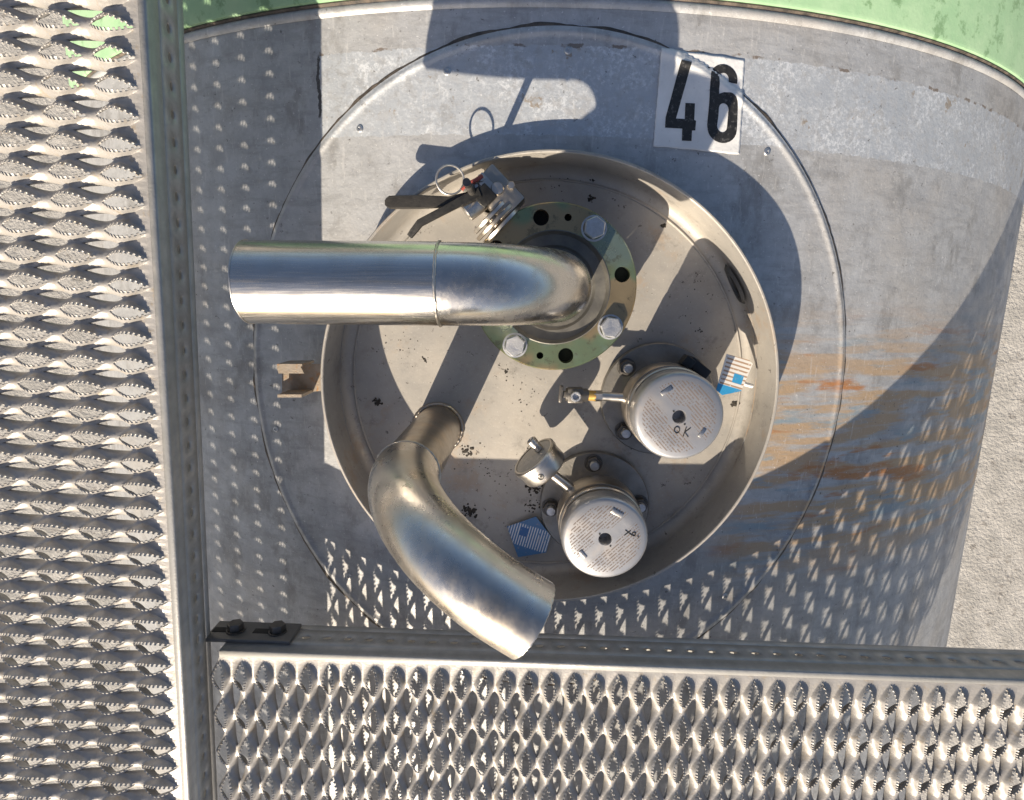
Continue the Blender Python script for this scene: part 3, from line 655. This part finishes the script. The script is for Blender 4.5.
    mb.add([(xs0, 0, -.050), (xs1, 0, -.050), (xs0, 0, -.060), (xs1, 0, -.060), (xs0, -.001, -.0625), (xs1, -.001, -.0625), (xs0, -.004, -.064), (xs1, -.004, -.064), (xs0, -.022, -.064), (xs1, -.022, -.064)],
           [(0, 1, 3, 2), (2, 3, 5, 4), (4, 5, 7, 6), (6, 7, 9, 8)])
    e = mb.build('folded_edge', M['edge'], None, ang=40, recalc=False); e.parent = root
    sm = e.modifiers.new('thickness', 'SOLIDIFY'); sm.thickness = .002; sm.offset = -1
    return root
wk = walkway('walkway', (0, -.4345, .100), R(-1.2), -13, 28, 11, 'formed metal tread walkway with serrated openings across the bottom', phase=-.0244)
wl = walkway('walkway', (-.3840, -.150, .137), R(-93.0), -30, 48, 7, 'formed metal tread walkway running along the left of the tank', phase=.004, HA=.0092, wb=.15)
# splice plate with two bolts on the cross walkway's edge
sp = bpy.data.objects.new('splice_plate', None)
spm = MB().box((-.3475, .0045, -.033), (.108, .005, .040), bev=.0008).build('splice_plate', M['splice'], None); spm.parent = wk
for xx, dx in ((-.374, .004), (-.322, .006)):
    s_ = MB().box((xx-.008, .0073, -.0325), (.034, .0008, .010), bev=.0003).build('slot', M['hole'], None); s_.parent = spm
    wmb, hmb = hexbolt((xx+dx, .0072, -.032), .017, .011, (0, 1, 0), .3)
    b = hmb.build('bolt', M['nut'], None, ang=20); b.parent = spm; wq = wmb.build('washer', M['nut'], None); wq.parent = b

# ------------------------------------------------------------------ grit swept into the pan
mb = MB()
def lump(c, r):
    bm = bmesh.new(); bmesh.ops.create_icosphere(bm, subdivisions=1, radius=r)
    for v in bm.verts: v.co = Vector((v.co.x*random.uniform(.6, 1.4), v.co.y*random.uniform(.6, 1.4), v.co.z*random.uniform(.3, .6)))
    bm.verts.index_update(); mb.add([Vector(c)+v.co for v in bm.verts], [[v.index for v in f.verts] for f in bm.faces]); bm.free()
for px, py, n, sp_, r in [(466,451,16,.010,.0032),(470,511,34,.012,.0030),(378,402,16,.007,.0024),(594,177,9,.006,.0024),(592,199,9,.005,.0022),(533,452,10,.012,.002),(468,455,8,.03,.0016),
     (536,488,26,.014,.0030),(548,505,18,.012,.0028),(530,505,10,.012,.0022),(735,404,12,.006,.003),(749,392,10,.006,.003),(489,473,10,.03,.0014),(425,360,5,.006,.0022),(506,372,8,.02,.0016),
     (640,445,6,.03,.0014),(560,180,8,.03,.0015),(700,330,5,.03,.0014),(520,400,12,.05,.0011),(400,350,10,.03,.0013),(600,165,10,.04,.0012),(700,280,6,.04,.0012),(663,226,2,.004,.0028),(548,575,8,.03,.0016)]:
    c = at(px, py, FZ)
    for _ in range(int(n*2.6)):
        q = random.random()**1.6; t = random.random()*6.283; x, y = c.x+sp_*1.1*q*math.cos(t), c.y+sp_*.9*q*math.sin(t)
        if math.hypot(x-CX, y-CY) < RI-.008: lump((x, y, FZ+.0003), r*random.uniform(.2, .85))
gr = mb.build('grit', M['grit'], None, smooth=False); tag(gr, 'dark grit and flakes scattered on the pan floor', 'grit', kind='stuff')
